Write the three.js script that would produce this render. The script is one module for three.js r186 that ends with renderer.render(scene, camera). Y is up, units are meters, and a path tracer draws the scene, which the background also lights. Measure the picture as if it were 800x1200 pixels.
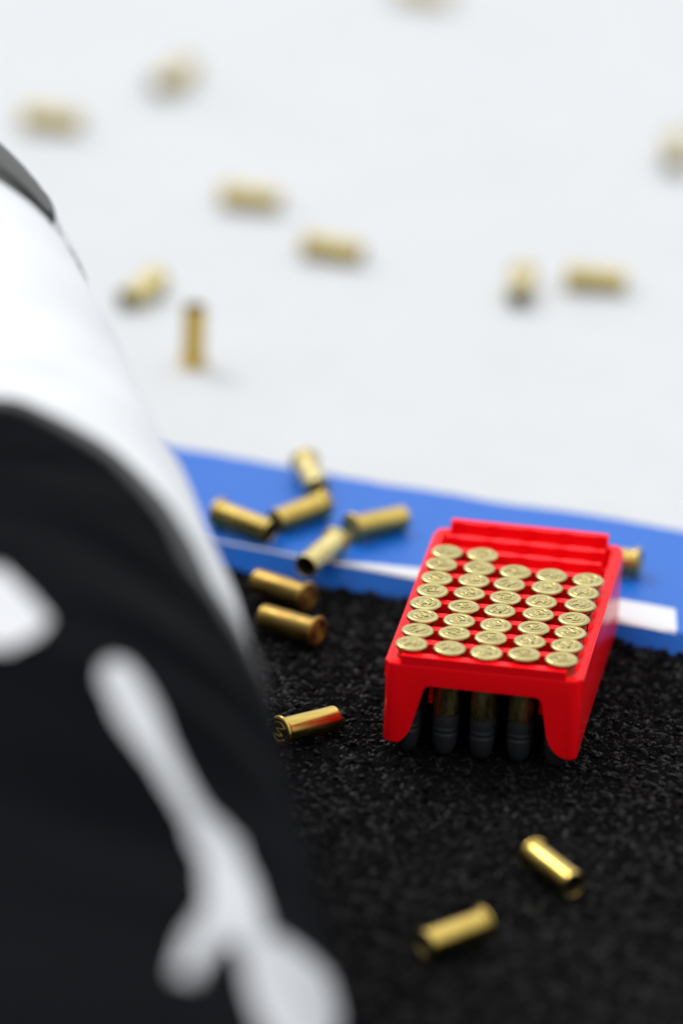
import * as THREE from 'three';
import { mergeGeometries, mergeVertices, toCreasedNormals } from 'three/addons/utils/BufferGeometryUtils.js';
import { Brush, Evaluator, SUBTRACTION } from 'three-bvh-csg';
import { ImprovedNoise } from 'three/addons/math/ImprovedNoise.js';

// Lengths below are written in millimetres and scaled to metres by MM.
const MM = 0.001, rad = THREE.MathUtils.degToRad;
const scene = new THREE.Scene();

// ---------------------------------------------------------------- camera
const camera = new THREE.PerspectiveCamera(8.9, 682 / 1024, 0.05, 60);
camera.position.set(0, 599.77 * MM, 1412.97 * MM);
camera.rotation.set(rad(-23), 0, 0.045, 'YXZ');
camera.focus = 1.423;
camera.userData.fStop = 4.8;
scene.add(camera);

const renderer = new THREE.WebGLRenderer({ antialias: true });
renderer.setSize(682, 1024);
renderer.toneMapping = THREE.LinearToneMapping;
renderer.toneMappingExposure = 1.25;
renderer.shadowMap.enabled = true;

// ---------------------------------------------------------------- overcast sky and veiled sun
{
  const w = 256, h = 128, data = new Float32Array(w * h * 4);
  for (let j = 0; j < h; j++) for (let i = 0; i < w; i++) {
    const el = ((j + 0.5) / h - 0.5) * Math.PI, az = ((i + 0.5) / w - 0.5) * 2 * Math.PI;
    const dz = Math.sin(az) * Math.cos(el), up = Math.sin(el);
    const front = 1 - 0.30 * dz;                                  // the clouds are brighter on the side of the sun
    const L = (up > 0 ? (0.46 + 1.23 * up) : 0.46 + 0.3 * Math.max(up, -0.6)) * front * 0.84;
    const k = (j * w + i) * 4;
    data[k] = L * 0.965; data[k + 1] = L * 0.995; data[k + 2] = L * 1.035; data[k + 3] = 1;
  }
  const sky = new THREE.DataTexture(data, w, h, THREE.RGBAFormat, THREE.FloatType);
  sky.mapping = THREE.EquirectangularReflectionMapping;
  sky.magFilter = sky.minFilter = THREE.LinearFilter;
  sky.needsUpdate = true;
  scene.background = sky; scene.environment = sky;
}
const sun = new THREE.DirectionalLight(new THREE.Color(1, 0.97, 0.92), 1.05);
sun.position.set(-1.4, 2.2, -1.4);
sun.target.position.set(0, 0, 0.1);
sun.castShadow = true; sun.shadow.radius = 34; sun.shadow.mapSize.set(2048, 2048);
Object.assign(sun.shadow.camera, { left: -0.8, right: 0.8, top: 0.8, bottom: -0.8, near: 0.5, far: 6 });
scene.add(sun, sun.target);

// ---------------------------------------------------------------- helpers
let seed = 20240611;
const rnd = () => { seed = (seed + 0x6D2B79F5) | 0; let t = Math.imul(seed ^ (seed >>> 15), 1 | seed); t = (t + Math.imul(t ^ (t >>> 7), 61 | t)) ^ t; return ((t ^ (t >>> 14)) >>> 0) / 4294967296; };
const perlin = new ImprovedNoise();
const noise = (x, y, z = 0) => perlin.noise(x + 31.7, y + 11.3, z + 5.1);
const taken = {};
function numbered(n) { const k = taken[n] = (taken[n] ?? -1) + 1; return k ? `${n}_${String(k).padStart(3, '0')}` : n; }
function thing(name, label, category, [x, y, z] = [0, 0, 0], group) {
  const o = new THREE.Group(); o.name = numbered(name); o.position.set(x * MM, y * MM, z * MM);
  o.userData = { label, category }; if (group) o.userData.group = group;
  scene.add(o); return o;
}
function part(name, geometry, material, parent, inMM = true) {
  if (inMM) geometry.scale(MM, MM, MM);
  const m = new THREE.Mesh(geometry, material); m.name = name; m.castShadow = m.receiveShadow = true;
  parent.add(m); return m;
}
function structure(name, geometry, material, label) {
  const m = part(name, geometry, material, scene); m.name = numbered(name);
  m.userData = { kind: 'structure', label }; return m;
}
function noiseTexture(size, f, srgb = false) {          // f(i, j) -> [r, g, b] in 0..255
  const d = new Uint8Array(size * size * 4);
  for (let j = 0; j < size; j++) for (let i = 0; i < size; i++) { const c = f(i, j), k = (j * size + i) * 4; d[k] = c[0]; d[k + 1] = c[1]; d[k + 2] = c[2]; d[k + 3] = 255; }
  const t = new THREE.DataTexture(d, size, size); t.wrapS = t.wrapT = THREE.RepeatWrapping;
  t.magFilter = THREE.LinearFilter; t.minFilter = THREE.LinearMipmapLinearFilter; t.generateMipmaps = true;
  if (srgb) t.colorSpace = THREE.SRGBColorSpace; t.needsUpdate = true; return t;
}
const grid = (nu, nv, f) => {                             // f(i/nu, j/nv) -> [x, y, z]
  const p = [], uv = [], ix = [];
  for (let j = 0; j <= nv; j++) for (let i = 0; i <= nu; i++) { const q = f(i / nu, j / nv); p.push(q[0], q[1], q[2]); uv.push(i / nu, j / nv); }
  for (let j = 0; j < nv; j++) for (let i = 0; i < nu; i++) { const a = j * (nu + 1) + i, b = a + 1, c = a + nu + 1, d = c + 1; ix.push(a, b, c, b, d, c); }
  const g = new THREE.BufferGeometry(); g.setAttribute('position', new THREE.Float32BufferAttribute(p, 3)); g.setAttribute('uv', new THREE.Float32BufferAttribute(uv, 2)); g.setIndex(ix); g.computeVertexNormals(); return g;
};
const along = (pts, x) => {                               // z of a polyline at x
  for (let i = 1; i < pts.length; i++) if (x <= pts[i][0] || i === pts.length - 1) { const [a, b] = [pts[i - 1], pts[i]]; return a[1] + (b[1] - a[1]) * (x - a[0]) / (b[0] - a[0]); }
};

// ---------------------------------------------------------------- materials
const smudge = noiseTexture(256, (i, j) => {
  const a = noise(i / 256 * 9, j / 256 * 9) * 0.5 + noise(i / 256 * 31, j / 256 * 31, 3) * 0.35, v = 150 + a * 150;
  return [v, v, v].map(q => Math.max(0, Math.min(255, q)));
});
const tarnish = noiseTexture(256, (i, j) => {
  const a = noise(i / 256 * 7, j / 256 * 5, 8) + 0.6 * noise(i / 256 * 23, j / 256 * 19, 2), v = 232 + a * 34;
  return [v, v * 0.985, v * 0.96].map(q => Math.max(0, Math.min(255, q)));
}, true);
const fineBump = noiseTexture(256, (i, j) => { const v = 128 + 70 * noise(i / 4, j / 4, 1) + 50 * noise(i / 11, j / 11, 4); return [v, v, v]; });
const brass = new THREE.MeshPhysicalMaterial({ color: new THREE.Color().setRGB(0.68, 0.50, 0.13), metalness: 1, roughness: 0.42, roughnessMap: smudge, map: tarnish });
const brassLive = new THREE.MeshPhysicalMaterial({ color: new THREE.Color().setRGB(0.60, 0.52, 0.23), metalness: 1, roughness: 0.5, roughnessMap: smudge, map: tarnish });
const brassDull = brass.clone(); brassDull.color.setRGB(0.40, 0.27, 0.07); brassDull.roughness = 0.75;
const brassOlive = brass.clone(); brassOlive.color.setRGB(0.68, 0.56, 0.22); brassOlive.roughness = 0.5;
const brassPale = brass.clone(); brassPale.color.setRGB(0.80, 0.68, 0.30); brassPale.roughness = 0.5;
const darkLining = new THREE.MeshStandardMaterial({ color: new THREE.Color().setRGB(0.06, 0.05, 0.035), metalness: 0.6, roughness: 0.6 });  // plain dark tone for the inside of the spent cases
const lead = new THREE.MeshStandardMaterial({ color: new THREE.Color().setRGB(0.03, 0.032, 0.036), metalness: 0.5, roughness: 0.55, bumpMap: fineBump, bumpScale: 0.00005 });
const redPlastic = new THREE.MeshPhysicalMaterial({ color: new THREE.Color().setRGB(0.94, 0.004, 0.009), roughness: 0.18, specularIntensity: 0.15, bumpMap: fineBump, bumpScale: 0.00001 });
const rubber = new THREE.MeshPhysicalMaterial({ color: new THREE.Color().setRGB(0.0035, 0.0035, 0.0037), roughness: 0.9, specularIntensity: 0.04 });
const rubberCrumb = new THREE.MeshPhysicalMaterial({ color: new THREE.Color().setRGB(0.0075, 0.0068, 0.0065), roughness: 0.36, specularIntensity: 0.14 });
const whiteFloor = new THREE.MeshStandardMaterial({ color: 0xffffff, roughness: 0.75 });
whiteFloor.map = noiseTexture(512, (i, j) => { const v = 191 + 2 * noise(i / 90, j / 70) + 1.5 * noise(i / 21, j / 26, 7) + (rnd() - 0.5) * 3; return [v - 1, v, v + 1]; }, true);
whiteFloor.map.repeat.set(6, 6);
const blueVinyl = new THREE.MeshPhysicalMaterial({ color: new THREE.Color().setRGB(0.006, 0.11, 0.47), roughness: 0.36, specularIntensity: 0.45 });
const whiteVinyl = new THREE.MeshPhysicalMaterial({ color: new THREE.Color().setRGB(0.62, 0.63, 0.64), roughness: 0.45 });
const concrete = new THREE.MeshStandardMaterial({ color: new THREE.Color().setRGB(0.2, 0.2, 0.2), roughness: 0.9 });
const weave = noiseTexture(256, (i, j) => { const v = 128 + 50 * Math.sin(i * Math.PI / 2) * Math.sin(j * Math.PI / 2) + 40 * noise(i / 15, j / 15); return [v, v, v]; });
weave.repeat.set(12, 12);
const blackCloth = new THREE.MeshPhysicalMaterial({ color: new THREE.Color().setRGB(0.0028, 0.0034, 0.0043), roughness: 0.6, specularIntensity: 0.03, bumpMap: weave, bumpScale: 0.00002 });
const paleCloth = new THREE.MeshPhysicalMaterial({ color: new THREE.Color().setRGB(0.60, 0.60, 0.61), roughness: 0.85, specularIntensity: 0.2, bumpMap: weave, bumpScale: 0.00002 });
const whiteCloth = new THREE.MeshPhysicalMaterial({ color: new THREE.Color().setRGB(0.74, 0.74, 0.74), roughness: 0.8, specularIntensity: 0.3, bumpMap: weave, bumpScale: 0.00002 });
const hemSheenCloth = new THREE.MeshPhysicalMaterial({ color: new THREE.Color().setRGB(0.085, 0.088, 0.086), roughness: 0.6, specularIntensity: 0.2, bumpMap: weave, bumpScale: 0.00002 });  // black hem cloth coloured grey, its sheen painted in
const greyCloth = new THREE.MeshPhysicalMaterial({ color: new THREE.Color().setRGB(0.075, 0.075, 0.07), roughness: 0.6, bumpMap: weave, bumpScale: 0.00002 });

// ---------------------------------------------------------------- the setting
const backLine = [[-700, -270], [-51, -27], [-39, -22], [-20.6, -16.2], [-0.4, -9.2], [19.7, -3.3], [39.6, 2.6], [59.4, 7.4], [79, 14.3], [90.6, 18.4], [700, 230]];
const foldLine = [[-700, -210], [-39, 27], [-29.9, 31.4], [-19, 35.9], [0.5, 43], [18, 49], [39.2, 57.9], [60, 67], [77.2, 73.5], [88.5, 77.5], [700, 300]];
const FLOOR = 5;
{
  const s = new THREE.Shape();
  s.moveTo(-700, 212); foldLine.forEach(([x, z]) => s.lineTo(x, -(z - 1.2))); s.lineTo(700, 3000); s.lineTo(-700, 3000);
  const wide = new THREE.Shape([[-3000, 3000], [-3000, 1040], [-700, 211.2], ...foldLine.map(([x, z]) => [x, -(z - 1.2)]), [3000, -1140], [3000, 3000]].map(q => new THREE.Vector2(...q)));
  const g = new THREE.ExtrudeGeometry(wide, { depth: 13, bevelEnabled: false }); g.rotateX(-Math.PI / 2); g.translate(0, FLOOR - 13, 0);
  const uv = g.attributes.uv; for (let i = 0; i < uv.count; i++) uv.setXY(i, uv.getX(i) / 1500, uv.getY(i) / 1500);
  structure('floor', g, whiteFloor, 'white floor sheet strewn with spent cases behind the blue strip');
  const low = new THREE.BoxGeometry(6000, 10, 5200); low.translate(0, -8.004 - 5, 1000); 
  structure('ground', low, concrete, 'grey ground under the mat');
}
{ // blue strip folded over the floor's front edge
  const t = thing('edge_strip', 'bright blue strip with a white stripe between the black mat and the white floor', 'edge strip');
  const xs = []; for (let x = -690; x < -60; x += 30) xs.push(x); for (let x = -60; x < 110; x += 1.5) xs.push(x); for (let x = 110; x <= 690; x += 29) xs.push(x);
  const prof = (x, v) => {
    const zb = along(backLine, x) + 1.2 * noise(x / 23, 2) + 0.4 * noise(x / 5, 7), zf = along(foldLine, x) + 0.5 * noise(x / 14, 9), r = 1.6, top = FLOOR + 0.35 + 0.12 * noise(x / 17, v * 3);
    if (v < 0.04) return [x, FLOOR - 0.2, zb];
    if (v < 0.7) { const k = (v - 0.04) / 0.66; return [x, top, zb + (zf - r - zb) * k]; }
    if (v < 0.85) { const a = (v - 0.7) / 0.15 * Math.PI / 4; return [x, top - r + r * Math.cos(a), zf - r + r * Math.sin(a)]; }
    const k = (v - 0.85) / 0.15; return [x, top - 0.47 - k * 7, zf - 0.47 + k * 5.6];
  };
  part('strip', grid(xs.length - 1, 60, (u, v) => prof(xs[Math.round(u * (xs.length - 1))], v)), blueVinyl, t);
  const width = [[-34, 0.3], [-10, 0.5], [0, 0.9], [7, 2.8], [18, 5.8], [39, 9.5], [64, 13], [80, 13.8]];
  part('white_stripe', grid(110, 14, (u, v) => {
    const x = -34 + u * 110.4, zf = along(foldLine, x) + 0.5 * noise(x / 14, 9), r = 1.6, top = FLOOR + 0.35 + 0.14 + 0.12 * noise(x / 17, 2);
    const z = zf - 0.35 - along(width, x) * (1 - v), k = Math.max(0, z - zf + r);
    return [x, top - r + Math.sqrt(r * r - k * k) - (v === 0 || u === 0 || u === 1 ? 0.3 : 0), z];
  }), whiteVinyl, t);
}
{ // rubber crumb mat
  const t = thing('rubber_mat', 'black rubber crumb mat lying under the red cartridge tray', 'mat', [0, 0, 0]);
  // the mat's back edge laps a little way up the sloping front of the strip
  const lap = x => THREE.MathUtils.clamp(0.9 + (x + 30) * 0.019, 0.3, 2.6);
  const edge = x => along(foldLine, x) + 0.8 * (5.2 - lap(x));
  const hgt = (x, z) => lap(x) * Math.exp(-Math.max(0, z - edge(x)) / 8) + 0.3 + 0.55 * noise(x / 1.3, z / 1.3) + 0.45 * noise(x / 0.62, z / 0.62, 4) + 0.6 * noise(x / 6, z / 6, 2) + 0.7 * noise(x / 2.6, z / 2.6, 6) - 0.3 * Math.exp(-Math.max(0, z - edge(x)) / 8);
  const X0 = -130, X1 = 190, Zn = 380;
  const fine = grid(680, 760, (u, v) => { const x = X0 + u * (X1 - X0), e = edge(x) + 1.1 * noise(x / 2.2, 5) + 0.8 * noise(x / 0.8, 1), z = e + v * (Zn - e); return v === 0 ? [x, -6, e] : [x, hgt(x, z) - 0.8, z]; });
  part('mat_body', fine, rubber, t);
  const slab = (a, b, c, d) => { const g = new THREE.BoxGeometry(b - a, 7, d - c, 1, 1, 1); g.translate((a + b) / 2, -4.2, (c + d) / 2); return g.toNonIndexed(); };
  const wedge = (x0, x1) => { const s = new THREE.Shape([[x0, -Zn], [x1, -Zn], [x1, -edge(x1)], [x0, -edge(x0)]].map(q => new THREE.Vector2(...q))); const g = new THREE.ExtrudeGeometry(s, { depth: 7, bevelEnabled: false }); g.rotateX(-Math.PI / 2); g.translate(0, -7.7, 0); return g.index ? g.toNonIndexed() : g; };
  part('mat_border', mergeGeometries([slab(-600, 600, Zn, 900), wedge(-600, X0), wedge(X1, 600)]), rubber, t);
  // loose looking crumbs fused in the surface
  const N = 70000, base = new THREE.IcosahedronGeometry(1, 0), bp = base.attributes.position;
  for (let i = 0; i < bp.count; i++) { const q = new THREE.Vector3().fromBufferAttribute(bp, i), s = 0.75 + 0.45 * noise(q.x * 2.1, q.y * 2.1, q.z * 2.1); bp.setXYZ(i, q.x * s, q.y * s * 0.75, q.z * s); }
  base.computeVertexNormals();
  const im = new THREE.InstancedMesh(base, rubberCrumb, N), m = new THREE.Matrix4(), e = new THREE.Euler(), qn = new THREE.Quaternion(), p = new THREE.Vector3(), sc = new THREE.Vector3();
  for (let i = 0; i < N; i++) {
    const x = -130 + rnd() * 320, e0 = edge(x) - 0.6, z = e0 + rnd() * (Zn - e0), s = 0.36 + 0.85 * Math.pow(rnd(), 2.0);
    p.set(x, hgt(x, z) - 0.92 + 0.14 * rnd(), z).multiplyScalar(MM); e.set((rnd() - 0.5) * 1.6, rnd() * 6.28, (rnd() - 0.5) * 1.6); qn.setFromEuler(e);
    sc.set(s * (1 + rnd() * 0.9), s * 0.8, s).multiplyScalar(MM); im.setMatrixAt(i, m.compose(p, qn, sc));
  }
  im.name = 'rubber_crumbs'; im.userData.kind = 'stuff'; im.castShadow = im.receiveShadow = true; t.add(im);
}

// ---------------------------------------------------------------- the red tray
const PU = 8.077, PV = 7.304, trayYaw = -0.143, TRAY = [32.236, 0, 131.55];
const V = (p) => p.map(q => new THREE.Vector2(...q));
{
  const t = thing('cartridge_tray', 'red plastic tray of upright cartridges on the black mat', 'cartridge tray', TRAY);
  t.rotation.y = trayYaw;
  const HW = 21, V0 = -4.9, V1 = 70.6, FOOT = 3.6, TOP = 22.4, FLO = 19.9, UND = 17.6;
  const rr = (x0, x1, v0, v1, r) => { const s = new THREE.Shape(); s.moveTo(x0 + r, v0); s.lineTo(x1 - r, v0); s.absarc(x1 - r, v0 + r, r, -Math.PI / 2, 0); s.lineTo(x1, v1 - r); s.absarc(x1 - r, v1 - r, r, 0, Math.PI / 2); s.lineTo(x0 + r, v1); s.absarc(x0 + r, v1 - r, r, Math.PI / 2, Math.PI); s.lineTo(x0, v0 + r); s.absarc(x0 + r, v0 + r, r, Math.PI, Math.PI * 1.5); return s; };
  const solid = (s, y0, y1, bev = 0) => { const g = new THREE.ExtrudeGeometry(s, { depth: y1 - y0 - 2 * bev, bevelEnabled: bev > 0, bevelSize: bev, bevelThickness: bev, bevelOffset: -bev, bevelSegments: 3, curveSegments: 6 }); g.rotateX(-Math.PI / 2); g.translate(0, y0 + bev, 0); return g; };
  const brush = g => { g = mergeVertices(g, 1e-4); const b = new Brush(g); b.updateMatrixWorld(); return b; };
  const ev = new Evaluator(); ev.useGroups = false; ev.attributes = ['position', 'normal'];
  const clean = g => { for (const k of Object.keys(g.attributes)) if (!['position', 'normal'].includes(k)) g.deleteAttribute(k); return g; };
  let body = brush(clean(solid(rr(-HW, HW, V0, V1, 2.2), FOOT, TOP, 0.55)));
  const cut = g => { body = ev.evaluate(body, brush(clean(g)), SUBTRACTION); };
  cut(solid(rr(-HW + 1.5, HW - 1.5, V0 + 1.5, V1 - 1.5, 1.2), 0, UND));
  cut(solid(rr(-HW + 2.1, HW - 2.1, V0 + 2.6, V1 - 2.6, 2.6), FLO, 30));
  { // the arch through front and back walls
    const a = new THREE.Shape();
    a.moveTo(-19.6, 2); a.bezierCurveTo(-17.4, 4.0, -15.4, 5.2, -14.7, 8.4); a.lineTo(-12.6, 16.5); a.quadraticCurveTo(-12.3, 17.7, -11, 17.75);
    a.lineTo(11.2, 17.75); a.quadraticCurveTo(12.7, 17.7, 13.0, 16.2); a.lineTo(14.2, 9.6); a.bezierCurveTo(14.9, 5.4, 17.4, 4.2, 19.2, 3.9); a.lineTo(19.2, 2); a.closePath();
    const g = new THREE.ExtrudeGeometry(a, { depth: 100, bevelEnabled: false, curveSegments: 10 }); g.translate(0, 0, -85); cut(g);
  }
  { const holes = []; for (let i = -2; i <= 2; i++) for (let j = 0; j < 10; j++) { const g = new THREE.CylinderGeometry(2.98, 2.98, 10, 20); g.translate(i * PU, FLO - 1, -j * PV); holes.push(g); } for (const h of holes) cut(h); }
  let g = body.geometry.clone(); g = clean(g); g = toCreasedNormals(g, rad(32));
  { const n = g.attributes.position.count, uv = new Float32Array(n * 2); for (let i = 0; i < n; i++) { uv[2 * i] = (g.attributes.position.getX(i) + g.attributes.position.getY(i)) / 12; uv[2 * i + 1] = (g.attributes.position.getZ(i) + g.attributes.position.getY(i) * 0.5) / 12; } g.setAttribute('uv', new THREE.BufferAttribute(uv, 2)); }
  part('body', g, redPlastic, t);
  // scalloped dividers between the rows
  const edgeLine = (sgn, thick, bite) => { const q = []; for (let u = -17.7; u <= 17.71; u += 0.3) { let w = thick; for (let i = -2; i <= 2; i++) { const d = Math.abs(u - i * PU); if (bite && d < 3.05) w = Math.min(w, PV / 2 - Math.sqrt(3.05 * 3.05 - d * d)); } q.push([u, sgn * w]); } return q; };
  for (let j = 0; j <= 10; j++) {
    const back = j === 10, top = back ? 24.9 : 24.25;
    const s = new THREE.Shape(V([...edgeLine(-1, 1.15, j > 0), ...edgeLine(1, 1.15, j < 10).reverse()]));
    const d = solid(s, FLO - 0.3, top, 0.16); d.translate(0, 0, -(j - 0.5) * PV);
    part('divider', d, redPlastic, t);
  }
  // proud band under the rim of each long side, and inner ribs
  for (const sd of [-1, 1]) {
    const b = solid(rr(-0.35, 0.35, V0 + 2.4, V1 - 2.4, 0.3), TOP - 4.3, TOP - 0.6, 0.12); b.translate(sd * (HW + 0.02), 0, 0); part('side_band', b, redPlastic, t);
  }
  for (const u of [-11.6, 12.2]) { const r = new THREE.BoxGeometry(0.9, 6.6, 60); r.translate(u, UND - 3.1, -31); part('rib', r, redPlastic, t); }
}

// ---------------------------------------------------------------- cartridges
function caseProfile(open) {                             // outline of a rimmed case, base at y = 0, mouth at y = 15.4
  const o = [[0, 0.16], [2.35, 0.16], [2.55, 0.0], [2.95, 0], [3.25, 0.08], [3.48, 0.3], [3.54, 0.55], [3.48, 0.8], [3.3, 0.98], [3.0, 1.05], [2.86, 1.14], [2.84, 1.6], [2.84, 14.9], [2.82, 15.25]];
  return o.concat(open ? [[2.74, 15.4], [2.62, 15.36], [2.58, 15.2]] : [[2.8, 15.4]]);
}
const lathe = (p, n = 40) => { const g = new THREE.LatheGeometry(p.map(q => new THREE.Vector2(q[0] + 1e-4, q[1])), n); return g; };
const strokes = (() => {                                 // raised stamp: two brackets, a slanted stroke pair and a dot ring
  const tube = pts => mergeGeometries([new THREE.TubeGeometry(new THREE.CatmullRomCurve3(pts.map(([x, z]) => new THREE.Vector3(x, 0, z))), 8, 0.22, 6), ...[pts[0], pts[pts.length - 1]].map(([x, z]) => new THREE.SphereGeometry(0.22, 6, 5).translate(x, 0, z))]);
  const arc = (a0, a1, r, cx = 0) => { const q = []; for (let i = 0; i <= 5; i++) { const a = a0 + (a1 - a0) * i / 5; q.push([cx + r * Math.cos(a), r * Math.sin(a)]); } return tube(q); };
  return mergeGeometries([arc(2.25, 4.0, 1.75), arc(-0.9, 0.9, 1.75), tube([[-0.85, 0.8], [-0.55, 0], [-0.2, -0.85]]), tube([[-0.2, -0.85], [0.1, 0], [0.5, 0.75]]), tube([[-0.6, 0.25], [0, 0.2], [0.35, 0.28]]), tube([[0.75, -0.8], [0.85, -0.2], [0.8, 0.3]])]).scale(1.22, 1, 1.22);
})();
const ord = ['first', 'second', 'third', 'fourth', 'fifth', 'sixth', 'seventh', 'eighth'];
{
  // built head up: the rim at y = 25.4, the bullet's nose at 0
  const outer = caseProfile(false).map(([r, y]) => [r, 25.4 - y]);
  const gHead = lathe(outer.slice(0, 10).reverse(), 48), gWall = lathe(outer.slice(9).reverse(), 32);
  const bul = [[0.01, 0], [0.9, 0.12], [1.6, 0.6], [2.15, 1.5], [2.52, 2.9], [2.72, 4.4], [2.78, 5.3], [2.78, 5.6], [2.62, 5.8], [2.62, 6.2], [2.8, 6.4], [2.8, 6.9], [2.66, 7.1], [2.66, 7.5], [2.81, 7.7], [2.81, 9.4], [2.7, 10.2]];
  const gBul = lathe(bul, 32), gStamp = strokes.clone(); gStamp.translate(0, 25.4 - 0.12, 0);
  let proto;
  const c = Math.cos(trayYaw), s = Math.sin(trayYaw);
  for (let i = 0; i < 5; i++) for (let j = 0; j < (i < 2 ? 8 : 7); j++) {
    const u = (i - 2) * PU, v = j * PV, label = `brass cartridge in the red tray, ${ord[j]} from the front in the ${ord[i]} column from left`;
    const x = TRAY[0] + u * c - v * s, z = TRAY[2] - u * s - v * c;
    let o;
    if (!proto) {
      o = proto = thing('cartridge', label, 'cartridge', [x, 0, z], 'live cartridges standing in the red tray');
      const head = part('case_head', gHead, brassLive, o); part('headstamp', gStamp, brassLive, head);
      part('case_wall', gWall, brassLive, o); part('bullet', gBul, lead, o);
    } else { o = proto.clone(); o.name = numbered('cartridge'); o.userData = { ...proto.userData, label }; o.position.set(x * MM, 0, z * MM); scene.add(o); }
    o.position.y = (rnd() - 0.5) * 0.3 * MM;
    o.rotation.set((rnd() - 0.5) * 0.028, rnd() * 6.28, (rnd() - 0.5) * 0.028);
  }
}

// ---------------------------------------------------------------- spent cases
{
  const turn = g => { g.rotateZ(-Math.PI / 2); g.translate(-7.7, 0, 0); return g; };
  const pr = caseProfile(true);
  const gBase = turn(lathe(pr.slice(0, 10), 48)), gWall = turn(lathe(pr.slice(9), 40));
  const gIn = turn(lathe([[2.58, 15.2], [2.5, 12], [2.45, 2.2], [2.0, 1.3], [0, 1.2]], 32));
  const gStamp = turn(strokes.clone().translate(0, 0.18, 0));
  let proto;
  const onFloor = 'spent cases scattered on the white floor', onBlue = 'spent cases on the blue strip', onMat = 'spent cases lying on the black mat';
  // x, z (mm), turn of the mouth about the vertical (degrees), surface height, label
  const list = [
    [16.3, -363, -13, 5, 'brass case on the white floor cut by the top edge of the photo', onFloor],
    [-51.1, -277.2, -118, 5, 'very blurred brass case lying slanted, farthest wholly seen on the white floor', onFloor],
    [-81.7, -239.9, -8, 5, 'blurred brass case lying sideways on the white floor by the left edge', onFloor],
    [-27.2, -186.6, -9, 5, 'dull brass case lying sideways mid white floor, upper of a pair', onFloor],
    [-5.3, -151.9, -14, 5, 'dull brass case lying sideways mid white floor, lower of a pair', onFloor],
    [-52.1, -117.1, -118, 5, 'pale case with dark mouth turned to the lower left, beside the white sleeve', onFloor],
    [-37.7, -75.5, 'up', 5, 'golden case standing upright on its base on the white floor behind the blue strip', onFloor],
    [42.4, -131.3, -95, 5, 'pale case with dark mouth toward the camera, just left of a golden case', onFloor],
    [61.3, -138.7, -2, 5, 'golden case lying sideways on the right half of the white floor', onFloor],
    [84.4, -235, -97, 5, 'pale case with a dark lower end cut by the right edge of the photo', onFloor],
    [-7.5, -1.2, -77, 5.35, 'pale brass case at the back edge of the blue strip, pointing to the camera', onBlue],
    [-22.3, 28.4, -35, 5.35, 'brass case on the blue strip touching the white sleeve, leftmost on the strip', onBlue],
    [-9.6, 21.4, -136, 5.35, 'brass case lying slanted in the middle of the trio on the blue strip', onBlue],
    [8.2, 25.5, 38, 5.35, 'brass case on the blue strip nearest to the left of the red tray', onBlue],
    [-4.2, 44.8, -116, 5.35, 'pale brass case with a black open mouth hanging over the fold of the blue strip', onBlue],
    [60.7, 40.5, 165, 5.35, 'brass case on the blue strip half hidden behind the red tray', onBlue],
    [-12.4, 54.6, 141, 0.5, 'brass case on the black mat, rear of the two side by side', onMat],
    [-10.1, 73.2, 145, 0.2, 'brass case on the black mat, front of the two side by side', onMat],
    [-5.4, 125.9, 40, 0.1, 'brass case alone on the black mat between the sleeve and the red tray', onMat],
    [46.8, 190.8, -57, 0.1, 'brass case with open mouth to the lower right, in front of red tray', onMat],
    [26.7, 222.6, -141, 0.1, 'blurred brass case on the black mat, the nearest one to the camera', onMat],
  ];
  for (const [x, z, a, h, label, group] of list) {
    let o;
    if (!proto) {
      o = proto = thing('spent_case', label, 'cartridge case', [x, 0, z], group);
      const base = part('base', gBase, brass, o); part('headstamp', gStamp, brass, base);
      part('case_wall', gWall, brass, o); part('mouth_lining', gIn, darkLining, o);
    } else { o = proto.clone(); o.name = numbered('spent_case'); o.userData = { label, category: 'cartridge case', group }; scene.add(o); }
    const tone = /pale/.test(label) ? brassPale : /rear|black mat, front/.test(label) ? brassDull : h === 5 && a !== 'up' ? brassOlive : brass;
    o.traverse(q => { if (q.isMesh && q.name !== 'mouth_lining') q.material = tone; });
    o.position.set(x * MM, (a === 'up' ? h + 7.7 : h + 3.17) * MM, z * MM);
    o.rotation.set(rnd() * 6.28, a === 'up' ? 0 : rad(a), a === 'up' ? Math.PI / 2 : rad(-2.7), 'YZX');
  }
}

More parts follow.
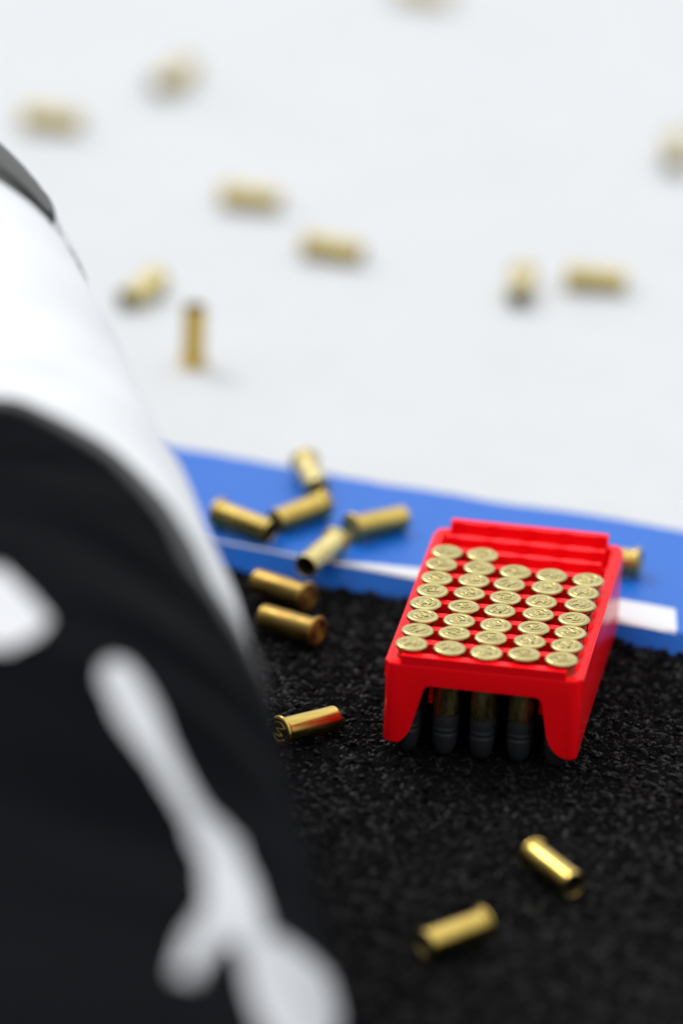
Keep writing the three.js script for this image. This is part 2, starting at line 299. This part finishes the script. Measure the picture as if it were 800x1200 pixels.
// ---------------------------------------------------------------- the shooter's arm at the left
{
  const R = [[-189.8, 72.1, 7.4, 45], [-149.8, 79.1, 69.6, 58], [-117.1, 79.0, 118.5, 62], [-111.6, 78.2, 135.2, 62], [-91.2, 64.8, 189.8, 61.5], [-74.7, 51.4, 233.5, 60.7], [-73.1, 45.2, 263.3, 64.5], [-70.6, 35.2, 294.7, 70], [-69.0, 12.8, 347.6, 78.5], [-60.0, -7.7, 454.1, 83], [-42.3, -32.2, 562.3, 88]];
  const at = s => { const n = R.length, i = Math.min(Math.max(Math.floor(s), 0), n - 2), t = s - i, g = k => R[Math.min(Math.max(k, 0), n - 1)], [a, b, c, d] = [g(i - 1), g(i), g(i + 1), g(i + 2)]; return a.map((_, k) => 0.5 * (2 * b[k] + (c[k] - a[k]) * t + (2 * a[k] - 5 * b[k] + 4 * c[k] - d[k]) * t * t + (3 * b[k] - a[k] - 3 * c[k] + d[k]) * t * t * t)); };
  const surf = (s, deg, lift = 0) => {
    const q = at(s), a = at(Math.max(s - 0.01, 0)), b = at(Math.min(s + 0.01, 10));
    const T = new THREE.Vector3(b[0] - a[0], b[1] - a[1], b[2] - a[2]).normalize(), side = new THREE.Vector3(0, 1, 0).cross(T).normalize(), up = T.clone().cross(side), f = rad(deg);
    const wr = (s > 4.5 ? 2.4 * Math.min(1, (s - 4.5) * 2) * noise(s * 3.4, Math.cos(f) * 1.1, Math.sin(f) * 1.1) : 0) + 1.1 * noise(s * 2.1, Math.cos(f) * 1.5, Math.sin(f) * 1.5) + 0.5 * noise(s * 6, Math.cos(f) * 3, Math.sin(f) * 3);
    const r = q[3] + lift + wr;
    const p = [0, 1, 2].map(k => q[k] + r * (Math.cos(f) * up.getComponent(k) + Math.sin(f) * side.getComponent(k)));
    p[1] = Math.max(p[1], 1.4 - lift * 0.1 + 1.5 * Math.exp(Math.min(0, p[1]) / 20)); return p;   // the arm rests flat on the mat
  };
  const seamPts = [[-180, 4.5], [-30, 4.489999999999999], [11.0, 4.489999999999999], [28.0, 4.67], [40.0, 4.95], [53.0, 5.29], [64.0, 5.39], [74.0, 5.22], [95, 5.0], [180, 4.5]];
  const seam = d => along(seamPts, d);
  const t = thing('person', 'person wearing a black sleeve with white bands and stripes, blurred in the left foreground', 'person');
  const sleeve = (name, s0, s1, lift, mat, n) => part(name, grid(120, n, (u, v) => {
    const d = -180 + 360 * u, a = s0(d), b = s1(d), s = a + (b - a) * v;
    const hem = Math.min(1, Math.min(v, 1 - v) * n / 2);           // the hems turn in
    return surf(s, d, lift * Math.sqrt(hem) - 0.4 * (hem < 1e-6 ? 1 : 0));
  }), mat, t);
  const cuffPts = [[-180, 2.98], [44, 2.98], [52, 2.86], [56, 2.45], [60, 1.9], [75, 1.4], [130, 1.5], [180, 2.98]], cuff = d => along(cuffPts, d);
  sleeve('black_sleeve', seam, () => 10, 0.9, blackCloth, 90);
  const sheenEnd = d => seam(d) + 0.03 + 0.2 * THREE.MathUtils.smoothstep(d, 6, 45);
  sleeve('hem_sheen', d => seam(d) - 0.02, sheenEnd, 1.5, hemSheenCloth, 16);  // band along the seam; the light caught there is put into its colour
  sleeve('white_sleeve_band', cuff, d => seam(d) + 0.08, 0, whiteCloth, 60);
  sleeve('grey_cuff', () => 0.9, d => cuff(d) + 0.04, 0.8, greyCloth, 40);
  // white stripes sewn on the black cloth: outlines along the sleeve and round it
  const patch = (name, outline) => {
    const sh = new THREE.Shape(V(outline));
    const xs = sh.getPoints().map(p => p), bb = new THREE.Box2().setFromPoints(xs), pos = [], ix = [], id = {};
    const inside = (x, y) => { let c = false; for (let i = 0, j = xs.length - 1; i < xs.length; j = i++) if ((xs[i].y > y) !== (xs[j].y > y) && x < (xs[j].x - xs[i].x) * (y - xs[i].y) / (xs[j].y - xs[i].y) + xs[i].x) c = !c; return c; };
    const nx = 110, ny = 110, vtx = (i, j) => id[i * 1000 + j] ??= (pos.push(...surf(bb.min.x + (bb.max.x - bb.min.x) * i / nx, bb.min.y + (bb.max.y - bb.min.y) * j / ny, 1.7)), pos.length / 3 - 1);
    for (let i = 0; i < nx; i++) for (let j = 0; j < ny; j++) if (inside(bb.min.x + (bb.max.x - bb.min.x) * (i + 0.5) / nx, bb.min.y + (bb.max.y - bb.min.y) * (j + 0.5) / ny)) { const a = vtx(i, j), b = vtx(i + 1, j), c = vtx(i + 1, j + 1), d = vtx(i, j + 1); ix.push(a, b, c, a, c, d); }
    const g = new THREE.BufferGeometry(); g.setAttribute('position', new THREE.Float32BufferAttribute(pos, 3)); g.setAttribute('uv', new THREE.Float32BufferAttribute(new Float32Array(pos.length / 3 * 2), 2)); g.setIndex(ix); g.computeVertexNormals();
    part(name, g, paleCloth, t);
  };
  patch('white_stripe', [[6.24, -8], [6.26, 7.0], [6.44, 10.0], [6.64, 14.0], [6.78, 12.0], [6.88, 8.0], [6.92, -8]]);
  patch('white_stripe', [[6.96, 22.0], [6.88, 22.0], [6.82, 24.0], [6.82, 26.0], [6.98, 31.0], [7.1, 35.0], [7.26, 40.0], [7.32, 47.0], [7.5, 49.0], [7.84, 48.0], [8.06, 44.0], [8.08, 39.0], [8.18, 36.0], [8.3, 33.0], [8.32, 30.0], [8.2, 32.0], [7.98, 36.0], [7.58, 39.0], [7.36, 37.0], [7.18, 31.0], [7.06, 25.0]]);
  patch('white_stripe', [[8.08, 42.0], [7.86, 49.0], [7.78, 56.0], [7.72, 64], [7.72, 64], [7.94, 64], [8.18, 59.0], [8.38, 46.0], [8.3, 43.0]]);
}

renderer.render(scene, camera);
